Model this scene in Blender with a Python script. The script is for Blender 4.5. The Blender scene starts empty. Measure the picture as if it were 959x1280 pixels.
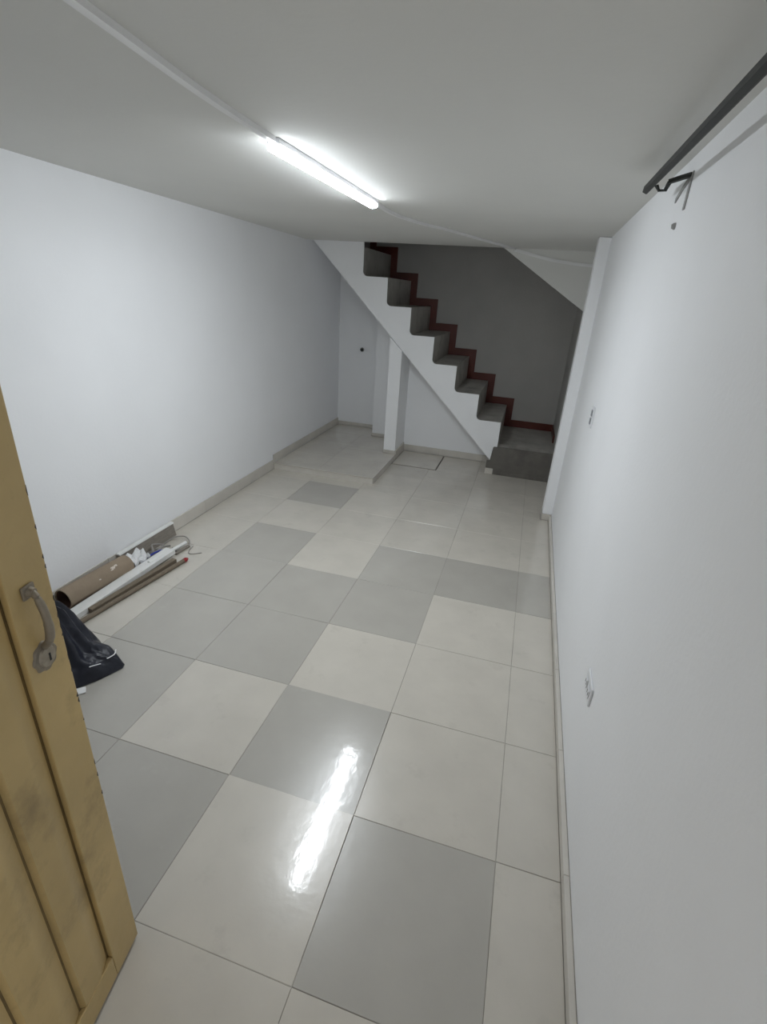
import bpy, bmesh, math, random
from mathutils import Vector, Matrix, noise

SC = bpy.context.scene
COL = SC.collection
PI = math.pi

# ------------------------------------------------------------------ camera
IMG_W, IMG_H = 959, 1280
F_PX = 620.77
PITCH, YAW, ROLL = -0.4197, -0.2562, 0.0659
cam_data = bpy.data.cameras.new('camera')
cam_data.sensor_fit = 'VERTICAL'
cam_data.sensor_height = 24.0
cam_data.lens = 24.0 * F_PX / IMG_H
cam_data.clip_start = 0.02
cam = bpy.data.objects.new('camera', cam_data)
COL.objects.link(cam)
f = Vector((math.sin(YAW) * math.cos(PITCH), math.cos(YAW) * math.cos(PITCH), math.sin(PITCH)))
r0 = Vector((math.cos(YAW), -math.sin(YAW), 0.0))
u0 = r0.cross(f)
r = r0 * math.cos(ROLL) + u0 * math.sin(ROLL)
u = -r0 * math.sin(ROLL) + u0 * math.cos(ROLL)
M = Matrix.Identity(4)
for i in range(3):
    M[i][0], M[i][1], M[i][2] = r[i], u[i], -f[i]
M[0][3], M[1][3], M[2][3] = -0.1695, -1.1252, 1.7107
cam.matrix_world = M
SC.camera = cam

# ------------------------------------------------------------------ world, exposure
world = bpy.data.worlds.new('world')
SC.world = world
world.use_nodes = True
bg = world.node_tree.nodes['Background']
bg.inputs['Color'].default_value = (0.95, 0.97, 1.0, 1)
bg.inputs['Strength'].default_value = 0.5        # dim hallway light through the open doorway
SC.view_settings.view_transform = 'Standard'
SC.view_settings.look = 'None'
SC.view_settings.gamma = 1.0
SC.view_settings.use_curve_mapping = False
SC.view_settings.exposure = 0.36
SC.cycles.diffuse_bounces = 8
SC.cycles.max_bounces = 12
LAMP_STRENGTH = 125.0
LAMP_COLOR = (0.90, 0.955, 1.0, 1)

# ------------------------------------------------------------------ materials
def mat(name, color, rough=0.6, var=0.0, scale=6.0, bump=0.0, bump_scale=80.0, metal=0.0, dirt=None,
        dirt_scale=3.0, dirt_lo=0.55, dirt_hi=0.8, coat=0.0, coat_rough=0.05, obj_var=0.0, stretch=None, spec=0.5):
    m = bpy.data.materials.new(name)
    m.use_nodes = True
    nt = m.node_tree
    N, L = nt.nodes, nt.links
    b = N['Principled BSDF']
    b.inputs['Roughness'].default_value = rough
    b.inputs['Metallic'].default_value = metal
    b.inputs['Specular IOR Level'].default_value = spec
    b.inputs['Coat Weight'].default_value = coat
    b.inputs['Coat Roughness'].default_value = coat_rough
    geo = N.new('ShaderNodeNewGeometry')
    vec = geo.outputs['Position']
    if stretch:
        tc = N.new('ShaderNodeTexCoord')
        mp = N.new('ShaderNodeMapping')
        mp.inputs['Scale'].default_value = stretch
        L.new(tc.outputs['Object'], mp.inputs['Vector'])
        vec = mp.outputs['Vector']
    c = tuple(color) + (1,)
    n1 = N.new('ShaderNodeTexNoise')
    n1.inputs['Scale'].default_value = scale
    n1.inputs['Detail'].default_value = 6
    L.new(vec, n1.inputs['Vector'])
    hsv = N.new('ShaderNodeHueSaturation')
    hsv.inputs['Color'].default_value = c
    mr = N.new('ShaderNodeMapRange')
    mr.inputs['From Min'].default_value = 0.25
    mr.inputs['From Max'].default_value = 0.75
    mr.inputs['To Min'].default_value = 1 - var
    mr.inputs['To Max'].default_value = 1 + var
    L.new(n1.outputs['Fac'], mr.inputs['Value'])
    val = mr.outputs['Result']
    if obj_var:
        oi = N.new('ShaderNodeObjectInfo')
        m2 = N.new('ShaderNodeMapRange')
        m2.inputs['To Min'].default_value = 1 - obj_var
        m2.inputs['To Max'].default_value = 1 + obj_var
        L.new(oi.outputs['Random'], m2.inputs['Value'])
        mm = N.new('ShaderNodeMath')
        mm.operation = 'MULTIPLY'
        L.new(val, mm.inputs[0])
        L.new(m2.outputs['Result'], mm.inputs[1])
        val = mm.outputs['Value']
    L.new(val, hsv.inputs['Value'])
    out = hsv.outputs['Color']
    if dirt:
        n2 = N.new('ShaderNodeTexNoise')
        n2.inputs['Scale'].default_value = dirt_scale
        n2.inputs['Detail'].default_value = 8
        n2.inputs['Roughness'].default_value = 0.65
        L.new(vec, n2.inputs['Vector'])
        d = N.new('ShaderNodeMapRange')
        d.inputs['From Min'].default_value = dirt_lo
        d.inputs['From Max'].default_value = dirt_hi
        L.new(n2.outputs['Fac'], d.inputs['Value'])
        mx = N.new('ShaderNodeMix')
        mx.data_type = 'RGBA'
        mx.inputs[7].default_value = tuple(dirt) + (1,)
        L.new(out, mx.inputs[6])
        L.new(d.outputs['Result'], mx.inputs[0])
        out = mx.outputs[2]
    L.new(out, b.inputs['Base Color'])
    if bump:
        n3 = N.new('ShaderNodeTexNoise')
        n3.inputs['Scale'].default_value = bump_scale
        n3.inputs['Detail'].default_value = 4
        L.new(vec, n3.inputs['Vector'])
        bp = N.new('ShaderNodeBump')
        bp.inputs['Strength'].default_value = bump
        bp.inputs['Distance'].default_value = 0.01
        L.new(n3.outputs['Fac'], bp.inputs['Height'])
        L.new(bp.outputs['Normal'], b.inputs['Normal'])
        if coat:
            L.new(bp.outputs['Normal'], b.inputs['Coat Normal'])
    return m

MT = {}
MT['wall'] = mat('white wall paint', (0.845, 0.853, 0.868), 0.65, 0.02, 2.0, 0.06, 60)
MT['ceiling'] = mat('matt ceiling paint', (0.70, 0.70, 0.672), 0.8, 0.03, 1.5, 0.05, 35)
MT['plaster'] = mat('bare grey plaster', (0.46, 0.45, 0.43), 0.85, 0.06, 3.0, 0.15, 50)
MT['tile'] = mat('polished beige tile', (0.56, 0.525, 0.465), 0.26, 0.06, 5.0, 0.05, 24,
                 dirt=(0.42, 0.39, 0.345), dirt_scale=7, dirt_lo=0.58, dirt_hi=0.95, coat=0.6, coat_rough=0.085, obj_var=0.03)
MT['tile_grey'] = mat('polished grey tile', (0.425, 0.405, 0.365), 0.26, 0.04, 5.0, 0.05, 24,
                      dirt=(0.48, 0.46, 0.42), dirt_scale=9, dirt_lo=0.62, dirt_hi=0.95, coat=0.6, coat_rough=0.085, obj_var=0.025)
MT['skirt'] = mat('skirting tile', (0.58, 0.55, 0.50), 0.4, 0.08, 6.0, 0.02, 12, coat=0.3, obj_var=0.04)
MT['grout'] = mat('dark grout', (0.30, 0.28, 0.25), 0.9, 0.5, 5.0)
MT['stone'] = mat('grey cement tread', (0.42, 0.405, 0.375), 0.55, 0.15, 7.0, 0.05, 40,
                  dirt=(0.24, 0.225, 0.20), dirt_scale=5, dirt_lo=0.5, dirt_hi=0.75)
MT['stone_dirty'] = mat('stained cement riser', (0.135, 0.125, 0.11), 0.6, 0.2, 8.0, 0.05, 40, dirt=(0.085, 0.078, 0.07), dirt_scale=5, dirt_lo=0.5, dirt_hi=0.75)
MT['red'] = mat('dark red gloss paint', (0.11, 0.020, 0.011), 0.35, 0.1, 6.0, 0.02, 30)
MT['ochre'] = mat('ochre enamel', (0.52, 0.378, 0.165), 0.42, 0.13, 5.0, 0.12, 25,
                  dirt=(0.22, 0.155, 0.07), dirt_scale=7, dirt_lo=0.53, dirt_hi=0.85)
MT['ochre_dark'] = mat('dark ochre groove', (0.17, 0.115, 0.042), 0.6, 0.2, 12, 0.1, 40)  # darker ochre of the leaf, showing at the bottom of the grooves
MT['chip'] = mat('exposed dark metal', (0.05, 0.04, 0.03), 0.6, 0.2)
MT['brass'] = mat('tarnished brass', (0.25, 0.215, 0.165), 0.5, 0.25, 30, 0.08, 90, metal=0.3)
MT['cyl'] = mat('worn lock cylinder', (0.32, 0.28, 0.22), 0.4, 0.25, 60, 0.08, 120, metal=0.4)
MT['dark'] = mat('black keyway', (0.012, 0.011, 0.01), 0.7)
MT['iron'] = mat('dark grey painted steel', (0.018, 0.020, 0.018), 0.6, 0.12, 12, 0.05, 60)
MT['greymetal'] = mat('pale grey painted bracket', (0.34, 0.34, 0.33), 0.55, 0.1, 20)
MT['plastic'] = mat('white plastic', (0.74, 0.75, 0.77), 0.4, 0.02)
MT['greyplastic'] = mat('grey plastic rocker', (0.30, 0.31, 0.33), 0.4, 0.03)
MT['pvc'] = mat('white pvc duct', (0.80, 0.80, 0.80), 0.4, 0.03, 8)
MT['pvcwhite'] = mat('white pvc profile', (0.74, 0.74, 0.72), 0.35, 0.05, 9, dirt=(0.5, 0.47, 0.42), dirt_scale=8)
MT['card'] = mat('brown cardboard', (0.27, 0.21, 0.15), 0.85, 0.10, 14, 0.08, 60)
MT['cardin'] = mat('dark cardboard inside', (0.10, 0.055, 0.04), 0.9, 0.15, 14)
MT['tear'] = mat('torn pale paper', (0.62, 0.55, 0.48), 0.8, 0.1, 40)
MT['wood'] = mat('old brown timber', (0.17, 0.135, 0.095), 0.75, 0.25, 20, 0.15, 40, stretch=(12, 1.2, 12))
MT['woodgrey'] = mat('weathered grey timber', (0.23, 0.205, 0.175), 0.8, 0.22, 20, 0.12, 40, stretch=(12, 1.2, 12))
MT['redtip'] = mat('red paint tip', (0.30, 0.02, 0.025), 0.5, 0.1)
MT['bag'] = mat('black bin bag plastic', (0.016, 0.018, 0.028), 0.42, 0.15, 12, 0.5, 22, spec=0.4)
MT['paper'] = mat('white paper', (0.75, 0.75, 0.75), 0.8, 0.04)
MT['cable'] = mat('dusty grey cable', (0.27, 0.255, 0.235), 0.6, 0.1)
MT['blue'] = mat('blue cable', (0.03, 0.05, 0.30), 0.45, 0.1)
MT['slab'] = mat('rough concrete', (0.3, 0.3, 0.3), 0.9)

em = bpy.data.materials.new('lit diffuser')
em.use_nodes = True
eb = em.node_tree.nodes['Principled BSDF']
eb.inputs['Base Color'].default_value = (0.9, 0.9, 0.9, 1)
eb.inputs['Emission Color'].default_value = LAMP_COLOR
eb.inputs['Emission Strength'].default_value = LAMP_STRENGTH
# the board of diodes faces down, so the sides of the diffuser glow less than its face
_n, _l = em.node_tree.nodes, em.node_tree.links
_g = _n.new('ShaderNodeNewGeometry')
_s = _n.new('ShaderNodeSeparateXYZ')
_m = _n.new('ShaderNodeMapRange')
_m.inputs['From Min'].default_value = -0.2
_m.inputs['From Max'].default_value = -1.0
_m.inputs['To Min'].default_value = LAMP_STRENGTH * 0.085
_m.inputs['To Max'].default_value = LAMP_STRENGTH
_l.new(_g.outputs['True Normal'], _s.inputs['Vector'])
_l.new(_s.outputs['Z'], _m.inputs['Value'])
_l.new(_m.outputs['Result'], eb.inputs['Emission Strength'])
MT['lamp'] = em

# ------------------------------------------------------------------ helpers
def link(name, me, m, parent=None, loc=None, rot=None):
    o = bpy.data.objects.new(name, me)
    COL.objects.link(o)
    if m and not me.materials:
        me.materials.append(MT[m] if isinstance(m, str) else m)
    if parent:
        o.parent = parent
    if loc is not None:
        o.location = loc
    if rot is not None:
        o.rotation_euler = rot
    return o

def obj(name, bm, m, parent=None, smooth=False, loc=None, rot=None):
    bmesh.ops.recalc_face_normals(bm, faces=bm.faces[:])
    me = bpy.data.meshes.new(name)
    bm.to_mesh(me)
    bm.free()
    if smooth:
        for p in me.polygons:
            p.use_smooth = True
        try:
            me.set_sharp_from_angle(angle=math.radians(40))
        except Exception:
            pass
    return link(name, me, m, parent, loc, rot)

def thing(name, label, cat, loc=(0, 0, 0), rot=(0, 0, 0), group=None, kind=None):
    o = bpy.data.objects.new(name, None)
    o.empty_display_size = 0.05
    COL.objects.link(o)
    o.location = loc
    o.rotation_euler = rot
    return tag(o, label, cat, group, kind)

def tag(o, label=None, cat=None, group=None, kind=None):
    if label: o['label'] = label
    if cat: o['category'] = cat
    if group: o['group'] = group
    if kind: o['kind'] = kind
    return o

def add_box(bm, x0, x1, y0, y1, z0, z1, bev=0.0, seg=1):
    b2 = bmesh.new()
    vs = [b2.verts.new((x, y, z)) for x in (x0, x1) for y in (y0, y1) for z in (z0, z1)]
    for q in ((0, 1, 3, 2), (4, 6, 7, 5), (0, 4, 5, 1), (2, 3, 7, 6), (0, 2, 6, 4), (1, 5, 7, 3)):
        b2.faces.new([vs[i] for i in q])
    if bev:
        bmesh.ops.bevel(b2, geom=b2.edges[:], offset=bev, segments=seg, affect='EDGES', profile=0.6)
    merge(bm, b2)
    return bm

def merge(bm, b2):
    me = bpy.data.meshes.new('tmp')
    b2.to_mesh(me)
    b2.free()
    bm.from_mesh(me)
    bpy.data.meshes.remove(me)

def box(*a, **k):
    return add_box(bmesh.new(), *a, **k)

def prism_xz(pts, y0, y1):
    """polygon in the x-z plane extruded along y"""
    bm = bmesh.new()
    a = [bm.verts.new((x, y0, z)) for x, z in pts]
    b = [bm.verts.new((x, y1, z)) for x, z in pts]
    n = len(pts)
    bm.faces.new(a)
    bm.faces.new(b[::-1])
    for i in range(n):
        j = (i + 1) % n
        bm.faces.new([a[i], b[i], b[j], a[j]])
    bm.normal_update()
    bmesh.ops.triangulate(bm, faces=[fc for fc in bm.faces if len(fc.verts) > 4])
    return bm

def frame_at(t):
    t = t.normalized()
    ref = Vector((0, 0, 1)) if abs(t.z) < 0.9 else Vector((1, 0, 0))
    s = t.cross(ref).normalized()
    return s, s.cross(t).normalized()

def add_tube(bm, path, rad, n=10, cap=True, sx=1.0, sz=1.0):
    P = [Vector(p) for p in path]
    rings = []
    for i, p in enumerate(P):
        t = P[min(i + 1, len(P) - 1)] - P[max(i - 1, 0)]
        s, up = frame_at(t)
        rr = rad[i] if isinstance(rad, (list, tuple)) else rad
        rings.append([bm.verts.new(p + (s * math.cos(2 * PI * k / n) * sx + up * math.sin(2 * PI * k / n) * sz) * rr) for k in range(n)])
    for a, b in zip(rings, rings[1:]):
        for k in range(n):
            bm.faces.new([a[k], a[(k + 1) % n], b[(k + 1) % n], b[k]])
    if cap:
        bm.faces.new(rings[0][::-1])
        bm.faces.new(rings[-1])
    return bm

def add_bar(bm, path, w, h):
    """rectangular section swept along a path (w sideways, h upward)"""
    P = [Vector(p) for p in path]
    rings = []
    for i, p in enumerate(P):
        t = P[min(i + 1, len(P) - 1)] - P[max(i - 1, 0)]
        s, up = frame_at(t)
        rings.append([bm.verts.new(p + s * (a * w / 2) + up * (b * h / 2)) for a, b in ((-1, -1), (1, -1), (1, 1), (-1, 1))])
    for a, b in zip(rings, rings[1:]):
        for k in range(4):
            bm.faces.new([a[k], a[(k + 1) % 4], b[(k + 1) % 4], b[k]])
    bm.faces.new(rings[0][::-1])
    bm.faces.new(rings[-1])
    return bm

def smooth_path(pts, sub=8):
    P = [Vector(p) for p in pts]
    P = [P[0] * 2 - P[1]] + P + [P[-1] * 2 - P[-2]]
    out = []
    for i in range(1, len(P) - 2):
        for k in range(sub):
            t = k / sub
            a, b, c, d = P[i - 1], P[i], P[i + 1], P[i + 2]
            out.append(0.5 * ((2 * b) + (c - a) * t + (2 * a - 5 * b + 4 * c - d) * t * t + (3 * b - a - 3 * c + d) * t ** 3))
    out.append(P[-2])
    return out

def struct(name, bm, m, parent=None, smooth=False):
    o = obj(name, bm, m, parent, smooth)
    if parent is None:
        o['kind'] = 'structure'
    return o

# ------------------------------------------------------------------ dimensions
XL, XR = -2.47, 0.228          # inner faces of the side walls
YF = -1.36                     # front wall (the doorway the picture is taken from)
ZC = 2.12                      # ceiling above the foot of the stairs
def zc(y): return 2.172 - 0.0130 * y   # the ceiling falls a little towards the back
YS = 4.0                       # front face of the staircase
YB = 5.0                       # back wall of the stairwell
PX1, PY0, PZ = -1.42, 3.16, 0.065    # raised platform: right edge, front edge, height
YU = 4.40                      # wall under the stairs
YA = 4.95                      # back of the alcove

# ------------------------------------------------------------------ room shell
struct('wall_left', box(XL - 0.12, XL, YF - 0.12, YB + 0.12, -0.12, 3.4), 'wall')
struct('wall_right', box(XR, XR + 0.12, YF - 0.12, YS, -0.12, 2.28), 'wall')
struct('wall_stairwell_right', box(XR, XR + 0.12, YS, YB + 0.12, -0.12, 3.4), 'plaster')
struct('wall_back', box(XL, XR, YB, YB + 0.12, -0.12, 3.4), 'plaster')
def soffit(x): return 0.15 - (x + 0.397) * 0.982 - 0.012
struct('wall_alcove_back', prism_xz([(XL, -0.12), (-1.88, -0.12), (-1.88, soffit(-1.88)), (XL, soffit(XL))], YA, YB - 0.001), 'wall')
bm = prism_xz([(-1.88, -0.12), (-1.50, -0.12), (-1.50, soffit(-1.50)), (-1.88, soffit(-1.88))], 4.60, YA - 0.001)
struct('wall_alcove_side', bm, 'wall')
struct('wall_under_stairs', prism_xz([(-1.43, -0.12), (-0.43, -0.12), (-0.43, soffit(-0.43)), (-1.43, soffit(-1.43))], YU, YU + 0.10), 'wall')
# front wall with the doorway
bm = bmesh.new()
add_box(bm, XL, -0.86, YF - 0.12, YF, -0.12, 2.155)
add_box(bm, 0.04, XR, YF - 0.12, YF, -0.12, 2.155)
add_box(bm, -0.86, 0.04, YF - 0.12, YF, 2.03, 2.155)
struct('wall_front', bm, 'wall')
def yz_prism(pts, x0, x1):
    bm = bmesh.new()
    a = [bm.verts.new((x0, y, z)) for y, z in pts]
    b = [bm.verts.new((x1, y, z)) for y, z in pts]
    bm.faces.new(a); bm.faces.new(b[::-1])
    for i in range(len(pts)):
        j = (i + 1) % len(pts)
        bm.faces.new([a[i], b[i], b[j], a[j]])
    return bm
struct('ceiling', yz_prism([(YF - 0.12, zc(YF - 0.12)), (YS, zc(YS)), (YS, 2.28), (YF - 0.12, 2.28)], XL, XR), 'ceiling')
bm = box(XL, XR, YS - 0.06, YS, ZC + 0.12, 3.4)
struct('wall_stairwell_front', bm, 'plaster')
struct('ceiling_stairwell', box(XL - 0.12, XR + 0.12, YS - 0.06, YB + 0.12, 3.4, 3.5), 'ceiling')
# sloping panel over the foot of the stairs
struct('wall_over_stairs', prism_xz([(-0.56, ZC), (XR, 1.635), (XR, ZC)], YS - 0.012, YS + 0.03), 'ceiling')
# pilaster at the end of the right wall
PIL_Y0, PIL_Y1, PIL_X = 2.99, 3.12, 0.150
struct('trim_1', box(PIL_X, XR, PIL_Y0, PIL_Y1, 0.055, zc(PIL_Y1) - 0.0005, bev=0.004, seg=2), 'wall')
# post at the edge of the platform
struct('trim_2', prism_xz([(-1.56, PZ + 0.036), (-1.43, PZ + 0.036), (-1.43, soffit(-1.43)), (-1.56, soffit(-1.56))], YS + 0.001, YU - 0.001), 'wall')

# ------------------------------------------------------------------ floor and its tiles
T = 0.5
GAP = 0.0014
floor = struct('floor', box(XL, XR, YF - 0.12, YU + 0.1, -0.05, -0.0025), 'grout')
DARK = {(0, 3), (1, -1), (1, 3), (2, 0), (2, 2), (2, 3), (3, -1), (3, 1), (3, 2), (4, 0), (4, 1), (4, 2), (4, 3), (4, 5), (4, -1)}
HATCH = (-1.415, -0.94, 3.86, 4.375)
HOLES = [(-9, PX1, PY0, 9), (HATCH[0] - 0.02, HATCH[1] + 0.012, HATCH[2] - 0.012, HATCH[3] + 0.012),
         (-0.43, 9, 4.0, 9), (-9, 9, YU - 0.008, 9), (PIL_X - 0.008, 9, PIL_Y0 - 0.008, PIL_Y1 + 0.008)]

def subtract(rects, h):
    out = []
    for x0, x1, y0, y1 in rects:
        a0, a1, b0, b1 = max(x0, h[0]), min(x1, h[1]), max(y0, h[2]), min(y1, h[3])
        if a0 >= a1 or b0 >= b1:
            out.append((x0, x1, y0, y1))
            continue
        for q in ((x0, x1, y0, b0), (x0, x1, b1, y1), (x0, a0, b0, b1), (a1, x1, b0, b1)):
            if q[1] - q[0] > 0.012 and q[3] - q[2] > 0.012:
                out.append(q)
    return out

tile_cache = {}
def tile_mesh(w, d, m, th=0.008, bev=0.0012):
    key = (round(w, 4), round(d, 4), m)
    if key not in tile_cache:
        b2 = bmesh.new()
        lo = [b2.verts.new((sx * w / 2, sy * d / 2, -th)) for sx, sy in ((-1, -1), (1, -1), (1, 1), (-1, 1))]
        mid = [b2.verts.new((sx * w / 2, sy * d / 2, -bev)) for sx, sy in ((-1, -1), (1, -1), (1, 1), (-1, 1))]
        top = [b2.verts.new((sx * (w / 2 - bev), sy * (d / 2 - bev), 0)) for sx, sy in ((-1, -1), (1, -1), (1, 1), (-1, 1))]
        b2.faces.new(top)
        for k in range(4):
            j = (k + 1) % 4
            b2.faces.new([lo[k], lo[j], mid[j], mid[k]])
            b2.faces.new([mid[k], mid[j], top[j], top[k]])
        me = bpy.data.meshes.new('tile')
        b2.to_mesh(me)
        b2.free()
        me.materials.append(MT[m])
        tile_cache[key] = me
    return tile_cache[key]

rng = random.Random(4)
SKR = 0.208       # front face of the right skirting
for row in range(-3, 9):
    for c in range(0, 6):
        x0, x1 = (0.0, SKR) if c == 0 else (-T * c, -T * (c - 1))
        x0 = max(x0, XL + 0.010)
        rects = [(x0, x1, max(row * T, YF), (row + 1) * T)]
        for h in HOLES:
            rects = subtract(rects, h)
        m = 'tile_grey' if (c, row) in DARK else 'tile'
        for q in rects:
            w, d = q[1] - q[0] - GAP, q[3] - q[2] - GAP
            link('tile', tile_mesh(w, d, m), m, floor,
                 ((q[0] + q[1]) / 2, (q[2] + q[3]) / 2, rng.uniform(-0.0004, 0.0004) + (0.0012 if c == 2 and row in (0, -1) else 0.0)),
                 (rng.uniform(-1, 1) * 0.0012 + (0.011 if c == 2 and row in (0, -1) else 0.0), rng.uniform(-1, 1) * 0.0012, 0))

# floor hatch: a loose tile lid in a dark frame
hx0, hx1, hy0, hy1 = HATCH
t = thing('floor_hatch', 'square tiled inspection hatch lid with dark gap, under the stairs beside the platform', 'hatch',
          ((hx0 + hx1) / 2, (hy0 + hy1) / 2, 0))
w, d = hx1 - hx0, hy1 - hy0
obj('lid', box(-w / 2, w / 2, -d / 2, d / 2, -0.0024, 0.004, bev=0.0015), 'tile', t)
bm = bmesh.new()
for a in ((-w / 2 - 0.018, -w / 2 - 0.004, -d / 2 - 0.01, d / 2 + 0.01), (w / 2 + 0.003, w / 2 + 0.011, -d / 2 - 0.01, d / 2 + 0.01)):
    add_box(bm, *a, -0.0024, -0.0006)
add_box(bm, -w / 2, w / 2, -d / 2 - 0.011, -d / 2 - 0.003, -0.0024, -0.0006)
obj('frame', bm, 'chip', t)

# raised platform in the alcove
plat = struct('floor_platform', box(XL, PX1 - 0.012, PY0 + 0.012, YA, -0.0024, PZ - 0.010), 'grout')
for xa, xb, ya, yb in ((XL + 0.010, -2.0, PY0 - 0.006, 3.6), (-2.0, PX1 + 0.004, PY0 - 0.006, 3.6),
                       (XL + 0.010, -2.0, 3.6, 4.1), (-2.0, PX1 + 0.004, 3.6, 3.996), (-2.0, -1.567, 3.996, 4.1),
                       (XL + 0.010, -2.0, 4.1, 4.589), (-2.0, -1.567, 4.1, 4.589),
                       (XL + 0.010, -1.887, 4.589, YA - 0.011)):
    link('tile', tile_mesh(xb - xa - 0.001, yb - ya - 0.001, 'tile'), 'tile', plat, ((xa + xb) / 2, (ya + yb) / 2, PZ))
for xa, xb in ((XL + 0.01, -2.0), (-2.0, PX1)):
    obj('riser_tile', box(xa + 0.0008, xb - 0.0008, PY0, PY0 + 0.0115, -0.001, PZ - 0.009), 'skirt', plat)
for ya, yb in ((PY0 + 0.012, 3.6), (3.6, 4.0), (4.0, YU)):
    obj('riser_tile', box(PX1 - 0.0115, PX1, ya + 0.0008, yb - 0.0008, -0.001, PZ - 0.009), 'skirt', plat)

# ------------------------------------------------------------------ tile skirtings
def skirting(name, axis, fixed0, fixed1, a0, a1, z0, z1, step=0.5, m='skirt'):
    """parent = mortar strip against the wall, children = skirting tiles"""
    eps = 0.004
    lo, hi = min(fixed0, fixed1), max(fixed0, fixed1)
    if axis == 'y':
        back = box(fixed0 if fixed0 < fixed1 else fixed0 - 0.003, fixed0 + 0.003 if fixed0 < fixed1 else fixed0, a0, a1, z0, z1 - 0.003)
    else:
        back = box(a0, a1, fixed0 if fixed0 < fixed1 else fixed0 - 0.003, fixed0 + 0.003 if fixed0 < fixed1 else fixed0, z0, z1 - 0.003)
    p = struct(name, back, 'grout')
    a = a0
    while a < a1 - 0.02:
        b = min((math.floor(a / step + 1e-6) + 1) * step, a1)
        in0 = fixed0 + (0.003 if fixed0 < fixed1 else -0.003)
        l, h = min(in0, fixed1), max(in0, fixed1)
        if axis == 'y':
            bb = box(l, h, a + 0.0008, b - 0.0008, z0 + 0.001, z1, bev=0.0012)
        else:
            bb = box(a + 0.0008, b - 0.0008, l, h, z0 + 0.001, z1, bev=0.0012)
        obj('skirting_tile', bb, m, p)
        a = b
    return p

skirting('baseboard_left', 'y', XL, XL + 0.010, YF, PY0, 0.0, 0.097)
skirting('baseboard_alcove_left', 'y', XL, XL + 0.010, PY0, YA, PZ, PZ + 0.082)
skirting('baseboard_alcove_back', 'x', YA, YA - 0.010, XL + 0.011, -1.88, PZ, PZ + 0.045)
skirting('baseboard_alcove_side', 'x', 4.60, 4.59, -1.885, -1.57, PZ, PZ + 0.04)
skirting('baseboard_post', 'x', YS + 0.0015, YS - 0.003, -1.563, -1.428, PZ, PZ + 0.037)
skirting('baseboard_post_side', 'y', -1.4305, -1.4195, YS + 0.002, YU - 0.008, PZ - 0.009, PZ + 0.037)
skirting('baseboard_under_stairs', 'x', YU, YU - 0.008, -1.418, -0.435, 0.0, 0.078)
skirting('baseboard_right', 'y', XR, SKR, YF, PIL_Y0, 0.0, 0.045)
skirting('baseboard_pilaster', 'x', PIL_Y0, PIL_Y0 - 0.006, PIL_X - 0.006, XR - 0.002, 0.0, 0.055)
skirting('baseboard_pilaster_side', 'y', PIL_X, PIL_X - 0.006, PIL_Y0 - 0.006, PIL_Y1, 0.0, 0.058)
obj('mortar', box(PIL_X + 0.006, XR - 0.021, PIL_Y0, PIL_Y1, 0.0, 0.054), 'grout', bpy.data.objects['baseboard_pilaster'])

# ------------------------------------------------------------------ staircase
stairs = thing('staircase', 'grey steps with white sawtooth side and dark red skirting at the back of the room',
               'staircase', (0, 0, 0))
Z0, RISE, X1, TREAD = 0.30, 0.2538, -0.343, 0.2560
NST = 8
def rx(k): return X1 - TREAD * k           # riser k stands at this x, from level k to k+1
def lz(k): return Z0 + RISE * k
# outline of the side, rounded in the inner corners
FR = 0.045
prof = [(-0.397, 0.150), (-0.380, lz(0) - 0.006), (rx(0), lz(0))]
for k in range(NST):
    if k:
        x, z = rx(k), lz(k)
        for q in range(6):
            an = PI / 2 * q / 5
            prof.append((x + FR - FR * math.sin(an), z + FR - FR * math.cos(an)))
    if lz(k + 1) > ZC - 0.02 and k >= 7:
        break
    prof.append((rx(k), lz(k + 1)))
TOPZ = zc(YS) - 0.001
prof = [p for p in prof if p[1] < lz(7) - 0.001 and p[0] >= rx(6) - 1e-4]
slope = (2.12 - 0.15) / (-2.403 + 0.397)
prof += [(rx(6), TOPZ), (-0.397 + (TOPZ - 0.15) / slope, TOPZ)]
obj('stringer', prism_xz(prof, YS, YS + 0.012), 'wall', stairs)
# body of the flight behind the side: stepped on top, sloping below
body = [(-0.405, 0.142), (-0.345 - 0.02, lz(0))]
body = [(-0.400, 0.145), (rx(0) - 0.006, 0.28)]
for k in range(NST):
    body += [(rx(k) - 0.006, lz(k + 1) - 0.006), (rx(k + 1) - 0.006, lz(k + 1) - 0.006)]
topx = rx(NST) - 0.006
body += [(topx, lz(NST) - 0.006), (topx - 0.0, -0.0)]
body = body[:-1]
body += [(XL + 0.001, lz(NST) - 0.006), (XL + 0.001, 0.145 + (XL + 0.001 + 0.400) * slope)]
obj('flight', prism_xz(body, YS + 0.0125, YB - 0.001), 'wall', stairs)
for k in range(NST):
    obj('riser', box(rx(k) - 0.0055, rx(k), YS + 0.0125, YB - 0.001, lz(k) + 0.0005, lz(k + 1)), 'stone', stairs)
    obj('tread', box((rx(k + 1) if k < NST - 1 else XL + 0.001), rx(k) - 0.006, YS + 0.0125, YB - 0.001, lz(k + 1) - 0.0055, lz(k + 1)), 'stone', stairs)
# bottom landing
land = obj('landing', box(-0.425, XR - 0.001, YS + 0.0125, YB - 0.001, -0.03, lz(0)), 'stone', stairs)
obj('landing_riser', prism_xz([(-0.43, 0.0), (XR - 0.001, 0.0), (XR - 0.001, lz(0)), (-0.372, lz(0)), (-0.384, lz(0) - 0.012), (-0.399, 0.146), (-0.43, 0.146)],
                              YS, YS + 0.012), 'stone_dirty', stairs)
obj('skirting_tile', box(-0.434, -0.352, YS - 0.010, YS - 0.0005, 0.0, 0.062, bev=0.002), 'skirt', stairs)
obj('skirting_strip', box(-0.350, XR - 0.004, YS - 0.007, YS - 0.0005, 0.0, 0.05, bev=0.0015), 'stone_dirty', stairs)
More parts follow.
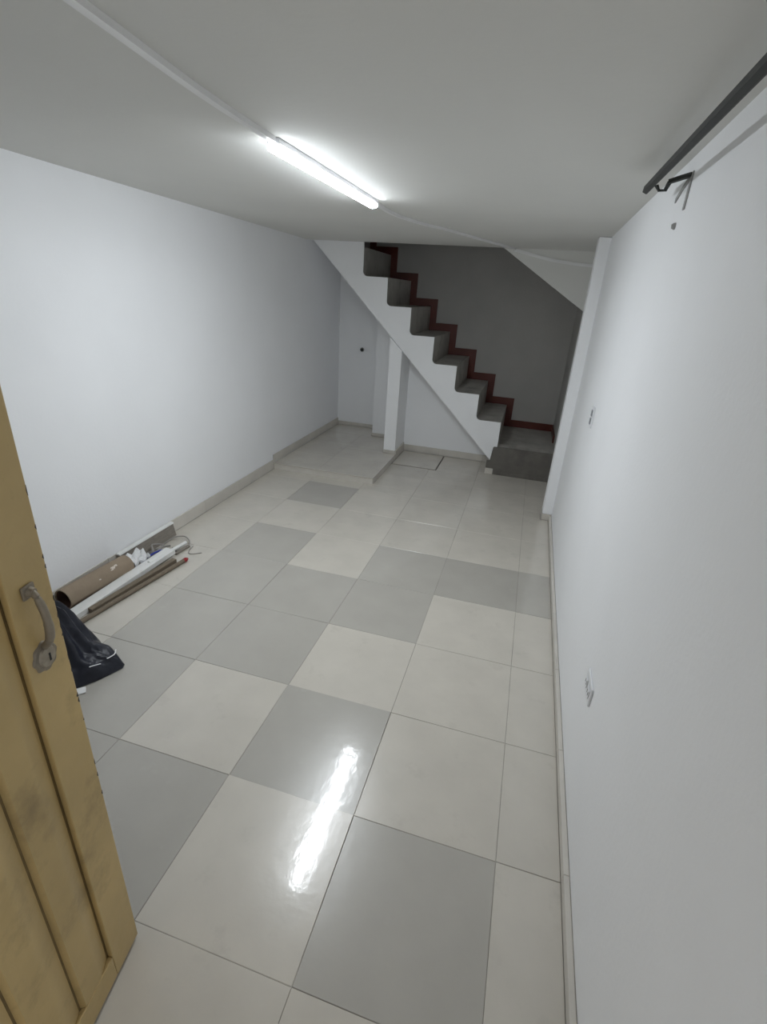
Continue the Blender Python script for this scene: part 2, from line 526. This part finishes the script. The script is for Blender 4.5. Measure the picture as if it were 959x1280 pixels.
# dark red zigzag skirting against the back wall
SK = 0.082
up, dn = [], []
zz = [(XR - 0.002, lz(0))]
for k in range(NST):
    zz += [(rx(k), lz(k)), (rx(k), lz(k + 1))]
zz += [(XL + 0.002, lz(NST))]
for i, (x, z) in enumerate(zz):
    dn.append((x + 0.0, z + 0.0005))
    ox = 0.0 if i in (0, len(zz) - 1) else SK * 0.93
    up.append((x + ox, z + SK))
obj('skirting_board', prism_xz(dn + up[::-1], YB - 0.016, YB - 0.0015), 'red', stairs)
obj('skirting_board', box(XR - 0.014, XR - 0.0015, YS + 0.45, YB - 0.017, lz(0) + 0.0005, lz(0) + SK), 'red', stairs)

# ------------------------------------------------------------------ lamp and its cable ducts
lamp = thing('batten_light', 'lit white tube light fixed along the ceiling', 'ceiling light', (-1.124, 1.292, zc(1.292)), (math.radians(-0.74), 0, -0.020))
L2 = 0.552
obj('tray', box(-0.0235, 0.0235, -L2 + 0.004, L2 - 0.004, -0.0203, -0.0005, bev=0.003), 'plastic', lamp)
b2 = bmesh.new()
prof_l = [(0.0205, -0.0204), (0.0255, -0.0215), (0.0265, -0.0265), (0.0232, -0.035), (0.0130, -0.0402), (0.0, -0.042)]
prof_l = prof_l + [(-x, z) for x, z in prof_l[-2::-1]]
ys = [(-L2, 0.62), (-L2 + 0.005, 0.88), (-L2 + 0.014, 1.0), (L2 - 0.014, 1.0), (L2 - 0.005, 0.88), (L2, 0.62)]
rings = [[b2.verts.new((x * s, y, -0.029 + (z + 0.029) * s)) for x, z in prof_l] for y, s in ys]
for a, b in zip(rings, rings[1:]):
    for k in range(len(prof_l)):
        j = (k + 1) % len(prof_l)
        b2.faces.new([a[k], a[j], b[j], b[k]])
b2.faces.new(rings[0]); b2.faces.new(rings[-1][::-1])
obj('diffuser', b2, 'lamp', lamp, smooth=True)
bm = add_bar(bmesh.new(), smooth_path([(x, y, zc(y) - 0.0078) for x, y in ((-1.00, YF + 0.001), (-1.082, -0.20), (-1.124, 0.31), (-1.134, 0.742))], 4), 0.024, 0.015)
tag(obj('cable_duct', bm, 'pvc'), 'thin white cable duct on the ceiling leading up to the near end of tube light', 'cable duct', 'white cable ducts on the ceiling')
pth = [(-1.112, 1.838), (-1.120, 2.02), (-1.118, 2.17), (-1.088, 2.36), (-1.004, 2.63), (-0.883, 2.88), (-0.705, 3.35), (-0.560, 3.72), (-0.46, 3.968)]
pth = [(x, y, zc(y) - 0.0075) for x, y in pth]
bm = add_bar(bmesh.new(), smooth_path(pth, 6), 0.024, 0.014)
duct = obj('cable_duct', bm, 'pvc')
tag(duct, 'white cable duct curving from the far end of tube light to the stair panel', 'cable duct', 'white cable ducts on the ceiling')
zdn = [(-0.46, YS - 0.018, ZC - 0.014), (-0.30, YS - 0.018, 2.072), (-0.13, YS - 0.018, 2.040), (0.05, YS - 0.018, 2.020), (0.226, YS - 0.018, 2.008)]
obj('panel_strip', add_bar(bmesh.new(), smooth_path(zdn, 5), 0.010, 0.024), 'pvc', duct)  # pale strip carrying the line on across the stair panel

# ------------------------------------------------------------------ steel bar on the right wall
bar = thing('wall_rail', 'dark grey steel bar running just under the ceiling along the right wall', 'rail', (0.128, 0.0, 2.095))
b2 = bmesh.new()
sec = [(-0.010, -0.008), (0.006, -0.010), (0.011, -0.008), (0.010, 0.008), (-0.008, 0.010)]
r1 = [b2.verts.new((x, YF + 0.02, z)) for x, z in sec]
r2 = [b2.verts.new((x, 1.13 + (x + 0.02) * 1.6, z)) for x, z in sec]
for k in range(5):
    b2.faces.new([r1[k], r1[(k + 1) % 5], r2[(k + 1) % 5], r2[k]])
b2.faces.new(r1[::-1]); b2.faces.new(r2)
obj('bar', b2, 'iron', bar)
b2 = bmesh.new()
add_bar(b2, [(0.010, 1.00, -0.012), (0.022, 1.005, -0.026), (0.040, 1.0, -0.026), (0.046, 0.985, -0.004)], 0.014, 0.006)
obj('hook', b2, 'iron', bar)
b2 = bmesh.new()
add_bar(b2, [(0.044, 0.985, -0.004), (0.075, 0.965, 0.004), (0.0985, 0.940, 0.008)], 0.016, 0.012)
obj('bracket_arm', b2, 'iron', bar)
b2 = bmesh.new()
add_box(b2, 0.0955, 0.0998, 0.925, 0.945, -0.090, 0.016, bev=0.001)
add_bar(b2, [(0.0976, 0.940, 0.005), (0.0976, 1.02, -0.012), (0.0976, 1.10, -0.040)], 0.004, 0.016)
obj('wall_strap', b2, 'greymetal', bar)

# small fittings on the right wall
def wall_right_plate(name, label, y, z, w, h):
    t = thing(name, label, 'switch' if 'switch' in name else 'socket', (XR, y, z))
    obj('plate', box(-0.008, -0.0005, -w / 2, w / 2, -h / 2, h / 2, bev=0.003, seg=2), 'plastic', t)
    return t
t = wall_right_plate('light_switch', 'white light switch plate on the right wall nearer the pilaster', 1.90, 1.125, 0.075, 0.118)
obj('rocker', box(-0.014, -0.0085, -0.014, 0.014, 0.004, 0.040, bev=0.002), 'greyplastic', t)
obj('rocker', box(-0.014, -0.0085, -0.014, 0.014, -0.042, -0.006, bev=0.002), 'greyplastic', t)
t = wall_right_plate('wall_socket', 'white double socket plate low on the right wall', 0.395, 0.475, 0.118, 0.074)
for s in (-1, 1):
    so = obj('outlet', box(-0.0115, -0.0085, s * 0.028 - 0.017, s * 0.028 + 0.017, -0.018, 0.018, bev=0.0015), 'plastic', t)
    b2 = bmesh.new()
    add_box(b2, -0.0122, -0.0112, s * 0.028 - 0.010, s * 0.028 - 0.007, -0.007, 0.007)
    add_box(b2, -0.0122, -0.0112, s * 0.028 + 0.007, s * 0.028 + 0.010, -0.007, 0.007)
    obj('slot', b2, 'dark', so)
b2 = bmesh.new()
add_tube(b2, [(0, 0, 0), (-0.006, 0, 0), (-0.012, 0.001, -0.001)], [0.011, 0.010, 0.006], 10)
o = obj('wall_chip', b2, 'greymetal', smooth=True)  # small grey nub standing in for a chip in the wall
o.location = (XR - 0.0003, 1.005, 1.967)
tag(o, 'tiny grey wall chip in the right wall below the rail bracket', 'wall chip')

# pipe stub on the alcove wall
t = thing('pipe_stub', 'small grey capped pipe stub on the back wall of the alcove', 'pipe', (-2.166, YA, 1.026))
obj('flange', add_tube(bmesh.new(), [(0, -0.0005, 0), (0, -0.006, 0)], 0.026, 14), 'greymetal', t, smooth=True)
obj('cap', add_tube(bmesh.new(), [(0, -0.006, 0), (0, -0.03, 0), (0, -0.036, 0)], [0.018, 0.018, 0.013], 12), 'iron', t, smooth=True)

# ------------------------------------------------------------------ open door leaf
DD = Vector((0.165, -0.986, 0)).normalized()
door = thing('door_1', 'open ochre yellow door leaf with grooved panels and a tarnished pull handle, left foreground', 'door', (-0.967, -0.528, 0.0),
             (0, 0, math.atan2(DD.y, DD.x)), kind='structure')
# local frame: x from the free edge to the hinges, y away from the room face the camera sees (camera at -y?), z up
# the seen face points to the room's right: local +y
DW, DH = 0.80, 2.02
D0, D1 = 0.012, DH
obj('leaf', box(0.003, DW - 0.003, -0.040, -0.008, D0, D1, bev=0.002), 'ochre_dark', door)
st = 0.094
def frame_piece(x0, x1, z0, z1):
    return box(x0, x1, -0.0078, 0.006, z0, z1, bev=0.003, seg=2)
obj('stile', frame_piece(0.0, st, D0, D1), 'ochre', door)
obj('stile', frame_piece(DW - st, DW, D0, D1), 'ochre', door)
obj('rail', frame_piece(st + 0.0006, DW - st - 0.0006, D0, 0.098), 'ochre', door)
obj('rail', frame_piece(st + 0.0006, DW - st - 0.0006, D1 - 0.10, D1), 'ochre', door)
# fluted boards between the stiles: each rises away from a groove and drops at the next
def board(x0, x1):
    b2 = bmesh.new()
    n = 18
    z0, z1 = 0.0995, D1 - 0.102
    sec = []
    for i in range(n):
        tt = i / (n - 1)
        yy = -0.0072 + 0.0115 * min(1.0, (tt / 0.42) ** 0.8, ((1 - tt) / 0.06) ** 0.7)
        sec.append((x0 + (x1 - x0) * tt, yy))
    A = [b2.verts.new((x, y, z0)) for x, y in sec] + [b2.verts.new((x1, -0.0078, z0)), b2.verts.new((x0, -0.0078, z0))]
    B = [b2.verts.new((x, y, z1)) for x, y in sec] + [b2.verts.new((x1, -0.0078, z1)), b2.verts.new((x0, -0.0078, z1))]
    k = len(A)
    for i in range(k):
        j = (i + 1) % k
        b2.faces.new([A[i], A[j], B[j], B[i]])
    b2.faces.new(A); b2.faces.new(B[::-1])
    return b2
gs = [st + 0.001, 0.200, 0.318, 0.482, 0.600, DW - st - 0.001]
for a, b in zip(gs, gs[1:]):
    obj('board', board(a + 0.004, b - 0.0015), 'ochre', door, smooth=True)
# chipped paint along the free edge
rng = random.Random(11)
b2 = bmesh.new()
for z in (0.60, 0.66, 0.70, 0.83, 0.885, 0.90, 0.965, 1.00, 1.055, 1.075, 1.10, 1.14, 1.21, 1.23, 1.29, 1.36):
    hh, ww = rng.uniform(0.006, 0.022), rng.uniform(0.0015, 0.0045)
    pts = [(0.0009, z - hh / 2), (0.0009 + ww * rng.uniform(.4, 1), z - hh * rng.uniform(.1, .4)), (0.0009 + ww, z + hh * rng.uniform(-.1, .1)),
           (0.0009 + ww * rng.uniform(.3, .8), z + hh * rng.uniform(.2, .4)), (0.0009, z + hh / 2)]
    vs = [b2.verts.new((x, 0.0062, zz)) for x, zz in pts]
    vs2 = [b2.verts.new((v.co.x, 0.0045, v.co.z)) for v in vs]
    b2.faces.new(vs); b2.faces.new(vs2[::-1])
    for i in range(5):
        b2.faces.new([vs[i], vs2[i], vs2[(i + 1) % 5], vs[(i + 1) % 5]])
o = obj('chipped_paint', b2, 'chip', door)
o['kind'] = 'stuff'
# handle
hd = obj('handle', add_tube(bmesh.new(), smooth_path([(0.054, 0.016, 1.189), (0.056, 0.026, 1.178), (0.056, 0.033, 1.148), (0.055, 0.033, 1.112), (0.054, 0.026, 1.085), (0.053, 0.012, 1.068)], 6),
                            [0.0062] * 8 + [0.0072] * 8 + [0.008] * 7 + [0.0075] * 8, 10), 'brass', door, smooth=True)
hd['label'] = 'tarnished bowed pull handle'
b2 = bmesh.new()
add_box(b2, 0.040, 0.068, 0.0062, 0.012, 1.176, 1.202, bev=0.003, seg=2)
add_tube(b2, [(0.054, 0.012, 1.189), (0.054, 0.020, 1.188)], [0.010, 0.008], 10)
obj('handle_mount', b2, 'brass', hd, smooth=True)
# scalloped lock rosette
def disc(n, rf, y0, y1, cx, cz, dome=0.0):
    b2 = bmesh.new()
    a = [b2.verts.new((cx + rf(k) * math.cos(2 * PI * k / n), y0, cz + rf(k) * math.sin(2 * PI * k / n) * 1.12)) for k in range(n)]
    b = [b2.verts.new((cx + rf(k) * 0.9 * math.cos(2 * PI * k / n), y1, cz + rf(k) * 0.9 * math.sin(2 * PI * k / n) * 1.12)) for k in range(n)]
    c = b2.verts.new((cx, y1 + dome, cz))
    for k in range(n):
        j = (k + 1) % n
        b2.faces.new([a[k], a[j], b[j], b[k]])
        b2.faces.new([b[k], b[j], c])
    b2.faces.new(a[::-1])
    return b2
ro = obj('lock_rosette', disc(40, lambda k: 0.0285 + 0.0016 * math.cos(2 * PI * k / 40 * 8), 0.0062, 0.010, 0.053, 1.045), 'brass', door, smooth=True)
obj('lock_cylinder', disc(28, lambda k: 0.0195, 0.010, 0.0135, 0.052, 1.044, 0.001), 'cyl', ro, smooth=True)
obj('keyhole', box(0.0480, 0.0515, 0.0138, 0.0152, 1.034, 1.050), 'dark', ro)

# ------------------------------------------------------------------ things lying along the left wall
# cardboard tube
def open_tube(bm, a, b, ro_, ri, n=36):
    a, b = Vector(a), Vector(b)
    s, up = frame_at(b - a)
    def ring(p, r): return [bm.verts.new(p + s * math.cos(2 * PI * k / n) * r + up * math.sin(2 * PI * k / n) * r) for k in range(n)]
    o1, i1, o2, i2 = ring(a, ro_), ring(a, ri), ring(b, ro_), ring(b, ri)
    for k in range(n):
        j = (k + 1) % n
        bm.faces.new([o1[k], o1[j], o2[j], o2[k]])
        bm.faces.new([i1[k], i2[k], i2[j], i1[j]])
        bm.faces.new([o1[k], i1[k], i1[j], o1[j]])
        bm.faces.new([o2[k], o2[j], i2[j], i2[k]])
    return bm
TA, TB, TR = Vector((-2.398, 0.605, 0.0602)), Vector((-2.365, 1.04, 0.0602)), 0.060
t = thing('cardboard_tube', 'thick brown cardboard tube lying on the floor against the left wall', 'tube', (0, 0, 0))
obj('tube_wall', open_tube(bmesh.new(), TA, TB, TR, TR - 0.006), 'card', t, smooth=True)
obj('lining', open_tube(bmesh.new(), TA + (TB - TA) * 0.012, TB - (TB - TA) * 0.012, TR - 0.0062, TR - 0.0075), 'cardin', t, smooth=True)
# torn paper scar on the tube
def tube_pt(along, ang, rr):
    s, up = frame_at(TB - TA)
    return TA + (TB - TA) * along + s * math.cos(ang) * rr + up * math.sin(ang) * rr
rng = random.Random(3)
for patch in (((0.71, 0.95, 0.055, 0.20), (0.76, 1.02, 0.03, 0.15), (0.68, 0.80, 0.03, 0.12)), ((0.46, 0.55, 0.02, 0.08),)):
    b2 = bmesh.new()
    for al, an, la, lw in patch:
        n = 9
        outer = []
        for k in range(n):
            q = 2 * PI * k / n
            rr = rng.uniform(0.45, 1.0)
            outer.append((al + la * math.cos(q) * rr, an + lw * math.sin(q) * rr))
        vt = [b2.verts.new(tube_pt(x, y, TR + 0.0006)) for x, y in outer]
        vb = [b2.verts.new(tube_pt(x, y, TR - 0.0005)) for x, y in outer]
        c = b2.verts.new(tube_pt(al, an, TR + 0.0010))
        for k in range(n):
            j = (k + 1) % n
            b2.faces.new([vt[k], vt[j], c])
            b2.faces.new([vt[k], vb[k], vb[j], vt[j]])
    o = obj('torn_patch', b2, 'tear', t)
    o['label'] = 'pale torn patch in the paper skin'

# long plank on edge, leaning on the skirting
t = thing('plank', 'brown plank with white top edge leaning on the left skirting past the cardboard tube', 'plank', (0, 0, 0))
b2 = bmesh.new()
P0, P1 = (-2.450, 1.06), (-2.448, 1.575)
def lean_quad(b2, off0, off1, z0, z1, th):
    vs = []
    for (x, y) in (P0, P1):
        for (o_, z) in ((off0, z0), (off0 + th, z0), (off1 + th, z1), (off1, z1)):
            vs.append(b2.verts.new((x + o_, y, z)))
    for q in ((0, 1, 2, 3), (7, 6, 5, 4), (0, 4, 5, 1), (1, 5, 6, 2), (2, 6, 7, 3), (3, 7, 4, 0)):
        b2.faces.new([vs[i] for i in q])
lean_quad(b2, 0.020, 0.0, 0.001, 0.092, 0.014)
obj('board', b2, 'woodgrey', t)
b2 = bmesh.new()
lean_quad(b2, -0.003, -0.006, 0.0925, 0.102, 0.026)
obj('edge_strip', b2, 'pvcwhite', t)

# white pvc profile: shallow channel tilted on its side
def rail_between(a, b, w, h, tilt=0.0, m='wood', name='piece', parent=None, bev=0.0, channel=False):
    a, b = Vector(a), Vector(b)
    d = b - a
    ln = d.length
    bm = bmesh.new()
    if channel:
        add_box(bm, -w / 2, w / 2, 0, ln, h - 0.003, h)
        add_box(bm, -w / 2, -w / 2 + 0.003, 0, ln, 0, h - 0.003)
        add_box(bm, w / 2 - 0.003, w / 2, 0, ln, 0, h - 0.003)
    else:
        add_box(bm, -w / 2, w / 2, 0, ln, 0, h, bev=bev)
    y = d.normalized()
    x = Vector((y.y, -y.x, 0)).normalized()
    z = x.cross(y)
    R = Matrix((x, y, z)).transposed().to_4x4()
    R = Matrix.Translation(a) @ R @ Matrix.Rotation(tilt, 4, 'Y')
    bm.transform(R)
    return obj(name, bm, m, parent)

o = rail_between((-2.297, 0.50, 0.002), (-2.262, 1.318, 0.0205), 0.072, 0.030, 0.0, 'pvcwhite', 'pvc_channel', None, channel=True)
tag(o, 'wide white plastic channel lying upside down beside the cardboard tube', 'channel')
o = rail_between((-2.356, 0.52, 0.001), (-2.332, 1.03, 0.001), 0.018, 0.012, 0.0, 'woodgrey', 'wood_strip', None, bev=0.001)
tag(o, 'thin grey timber strip between the cardboard tube and the white channel', 'wood strip')
o = rail_between((-2.242, 0.62, 0.001), (-2.178, 1.245, 0.001), 0.034, 0.030, 0.0, 'wood', 'wood_lath', None, bev=0.0015)
tag(o, 'flat brown timber lath lying between the white channel and the red tipped stick', 'wood lath')
b2 = bmesh.new()
st0, st1 = Vector((-2.224, 0.46, 0.0145)), Vector((-2.120, 1.30, 0.0145))
t = thing('broom_stick', 'round brown wooden stick with a red tip, outermost of the bundle by the left wall', 'stick', (0, 0, 0))
obj('shaft', add_tube(bmesh.new(), [st0, st0.lerp(st1, 0.5), st1.lerp(st0, 0.045)], 0.0135, 12), 'wood', t, smooth=True)
e1 = st1.lerp(st0, 0.045)
o = obj('tip', add_tube(bmesh.new(), [e1, e1.lerp(st1, 0.55), st1], [0.0145, 0.0145, 0.006], 12), 'redtip', t, smooth=True)
o['label'] = 'red tip of the stick'
o = obj('pvc_pipe', open_tube(bmesh.new(), (-2.272, 1.12, 0.042), (-2.250, 1.460, 0.0275), 0.0125, 0.010, 16), 'pvcwhite', None, smooth=True)
tag(o, 'thin white plastic pipe whose end sticks out past the white channel', 'pipe')
o = rail_between((-2.238, 1.33, 0.001), (-2.228, 1.46, 0.001), 0.022, 0.014, 0.0, 'woodgrey', 'wood_offcut', None, bev=0.001)
tag(o, 'short brown timber offcut under the end of the white pipe', 'wood offcut')

# crumpled paper by the tube's far end
b2 = bmesh.new()
rng = random.Random(5)
NX, NY = 7, 9
gv = [[b2.verts.new((-2.408 + 0.075 * i / (NX - 1) + rng.uniform(-.004, .004), 1.075 + 0.135 * j / (NY - 1) + rng.uniform(-.005, .005),
       0.040 + 0.040 * (1 - i / (NX - 1)) + 0.014 * math.sin(i * 1.9 + j * 1.3) + rng.uniform(-.005, .005))) for j in range(NY)] for i in range(NX)]
for i in range(NX - 1):
    for j in range(NY - 1):
        b2.faces.new([gv[i][j], gv[i + 1][j], gv[i + 1][j + 1], gv[i][j + 1]])
gl = [[b2.verts.new(v.co - Vector((0, 0, 0.012 + 0.014 * ((ii + jj) % 2)))) for jj, v in enumerate(rw)] for ii, rw in enumerate(gv)]
for i in range(NX - 1):
    for j in range(NY - 1):
        b2.faces.new([gl[i][j], gl[i][j + 1], gl[i + 1][j + 1], gl[i + 1][j]])
for i in range(NX - 1):
    b2.faces.new([gv[i][0], gl[i][0], gl[i + 1][0], gv[i + 1][0]])
    b2.faces.new([gv[i][-1], gv[i + 1][-1], gl[i + 1][-1], gl[i][-1]])
for j in range(NY - 1):
    b2.faces.new([gv[0][j], gv[0][j + 1], gl[0][j + 1], gl[0][j]])
    b2.faces.new([gv[-1][j], gl[-1][j], gl[-1][j + 1], gv[-1][j + 1]])
o = obj('crumpled_paper', b2, 'paper')
tag(o, 'crumpled white paper behind the far end of the cardboard tube', 'paper')
o.location.z = 0.0

def cable(pts, rad, m, label, sub=8):
    o = obj('cable', add_tube(bmesh.new(), smooth_path(pts, sub), rad, 7), m, None, smooth=True)
    tag(o, label, 'cable', 'loose cables by the left wall')
    return o
cable([(-2.40, 1.235, 0.008), (-2.345, 1.25, 0.04), (-2.39, 1.30, 0.060), (-2.335, 1.34, 0.045), (-2.37, 1.22, 0.012), (-2.41, 1.27, 0.008), (-2.38, 1.38, 0.006), (-2.345, 1.42, 0.006)],
      0.006, 'cable', 'dusty grey cable bunched in front of the leaning plank')
cable([(-2.375, 1.33, 0.006), (-2.395, 1.43, 0.012), (-2.38, 1.51, 0.02), (-2.32, 1.545, 0.022), (-2.25, 1.50, 0.016), (-2.225, 1.43, 0.006), (-2.26, 1.37, 0.006), (-2.315, 1.40, 0.006)],
      0.0045, 'cable', 'looped grey cable curling over the end of the white pipe')
cable([(-2.205, 1.475, 0.004), (-2.195, 1.42, 0.004), (-2.165, 1.375, 0.004), (-2.13, 1.385, 0.004), (-2.095, 1.415, 0.004)],
      0.0025, 'cable', 'thin grey wire end trailing on the tiles past the red tip')
cable([(-2.322, 1.075, 0.011), (-2.326, 1.12, 0.014), (-2.328, 1.18, 0.012)], 0.009, 'blue', 'short blue cable end poking out from under the cardboard tube')
cable([(-2.345, 1.19, 0.030), (-2.335, 1.26, 0.034), (-2.325, 1.33, 0.020)], 0.007, 'blue', 'blue cable piece lying along the white channel past the crumpled paper')

# ------------------------------------------------------------------ black rubbish bag behind the door
BX, BY = -2.135, 0.205
tail_dir = Vector((0.93, 0.36, 0)).normalized()
side_dir = Vector((-tail_dir.y, tail_dir.x, 0))
def lut(tab, x):
    for (x0, y0), (x1, y1) in zip(tab, tab[1:]):
        if x <= x1:
            q = max(0.0, (x - x0) / (x1 - x0))
            return y0 + (y1 - y0) * q
    return tab[-1][1]
BAG_H = [(-0.25, 0.012), (-0.22, 0.10), (-0.15, 0.27), (-0.05, 0.35), (0.05, 0.355), (0.11, 0.325), (0.15, 0.275), (0.19, 0.19), (0.23, 0.125), (0.28, 0.100), (0.335, 0.066), (0.365, 0.034), (0.38, 0.010)]
BAG_W = [(-0.25, 0.02), (-0.20, 0.11), (-0.10, 0.175), (0.05, 0.19), (0.15, 0.175), (0.22, 0.150), (0.30, 0.095), (0.35, 0.045), (0.38, 0.012)]
b2 = bmesh.new()
NU, NV = 110, 56
top, bot = [], []
for iu in range(NU + 1):
    a = -0.25 + 0.63 * iu / NU
    H, Wd = lut(BAG_H, a), lut(BAG_W, a)
    rt, rb = [], []
    for iv in range(NV + 1):
        v = -1 + 2 * iv / NV
        body = max(0.0, 1 - abs(v) ** 2.4) ** 0.75
        q = Vector((a * 9, v * 2.2, 0.3))
        ang = math.atan2(v * Wd, a - 0.04 + 1e-6)
        rad = math.hypot(v * Wd, a - 0.04)
        fold = 0.016 * math.sin(ang * 11 + 2.5 * noise.noise(q)) * min(1, rad / 0.12)
        crumple = 0.022 * noise.noise(q * 1.6) + 0.010 * (1 - 2 * abs(noise.noise(Vector((a * 26, v * 5, 1.7)))))
        k = body * min(1.0, H / 0.14)
        z = H * body + (fold + crumple) * k
        rt.append(b2.verts.new(tail_dir * (a + fold * 0.5 * k) + side_dir * (v * Wd + 0.012 * noise.noise(q) * (1 - abs(v))) + Vector((0, 0, max(0.006, z)))))
        rb.append(b2.verts.new(tail_dir * a + side_dir * (v * Wd * 0.97) + Vector((0, 0, 0.002))))
    top.append(rt); bot.append(rb)
for iu in range(NU):
    for iv in range(NV):
        b2.faces.new([top[iu][iv], top[iu + 1][iv], top[iu + 1][iv + 1], top[iu][iv + 1]])
        b2.faces.new([bot[iu][iv], bot[iu][iv + 1], bot[iu + 1][iv + 1], bot[iu + 1][iv]])
for iu in range(NU):
    b2.faces.new([top[iu][0], bot[iu][0], bot[iu + 1][0], top[iu + 1][0]])
    b2.faces.new([top[iu][NV], top[iu + 1][NV], bot[iu + 1][NV], bot[iu][NV]])
for iv in range(NV):
    b2.faces.new([top[0][iv], top[0][iv + 1], bot[0][iv + 1], bot[0][iv]])
    b2.faces.new([top[NU][iv], bot[NU][iv], bot[NU][iv + 1], top[NU][iv + 1]])
bag = thing('rubbish_bag', 'black plastic rubbish bag slumped on the floor behind the yellow door', 'bag', (BX, BY, 0.0))
bo = obj('sack', b2, 'bag', bag, smooth=True)
# torn white edge near the tip of the bag
def drop(x, y):
    best = 0
    for v in bo.data.vertices:
        if (v.co.x - x) ** 2 + (v.co.y - y) ** 2 < 0.0004:
            best = max(best, v.co.z)
    return best
b2 = bmesh.new()
def on_bag(a, w): return tail_dir * a + side_dir * w
for pts in ([(0.345, 0.030), (0.348, 0.005), (0.338, -0.020), (0.330, -0.034)], [(0.312, -0.060), (0.295, -0.082), (0.280, -0.096)]):
    path = []
    for a, w in pts:
        p = on_bag(a, w)
        path.append((p.x, p.y, drop(p.x, p.y) + 0.002))
    add_bar(b2, smooth_path(path, 4), 0.005, 0.0015)
o = obj('torn_edge', b2, 'paper', bag)
o['label'] = 'whitish torn rim of the plastic'

o = rail_between((-1.965, 0.020, 0.001), (-1.825, 0.165, 0.001), 0.040, 0.006, 0.0, 'paper', 'card_scrap', None, bev=0.001)
tag(o, 'white card scrap on the floor poking out under the rubbish bag', 'scrap')
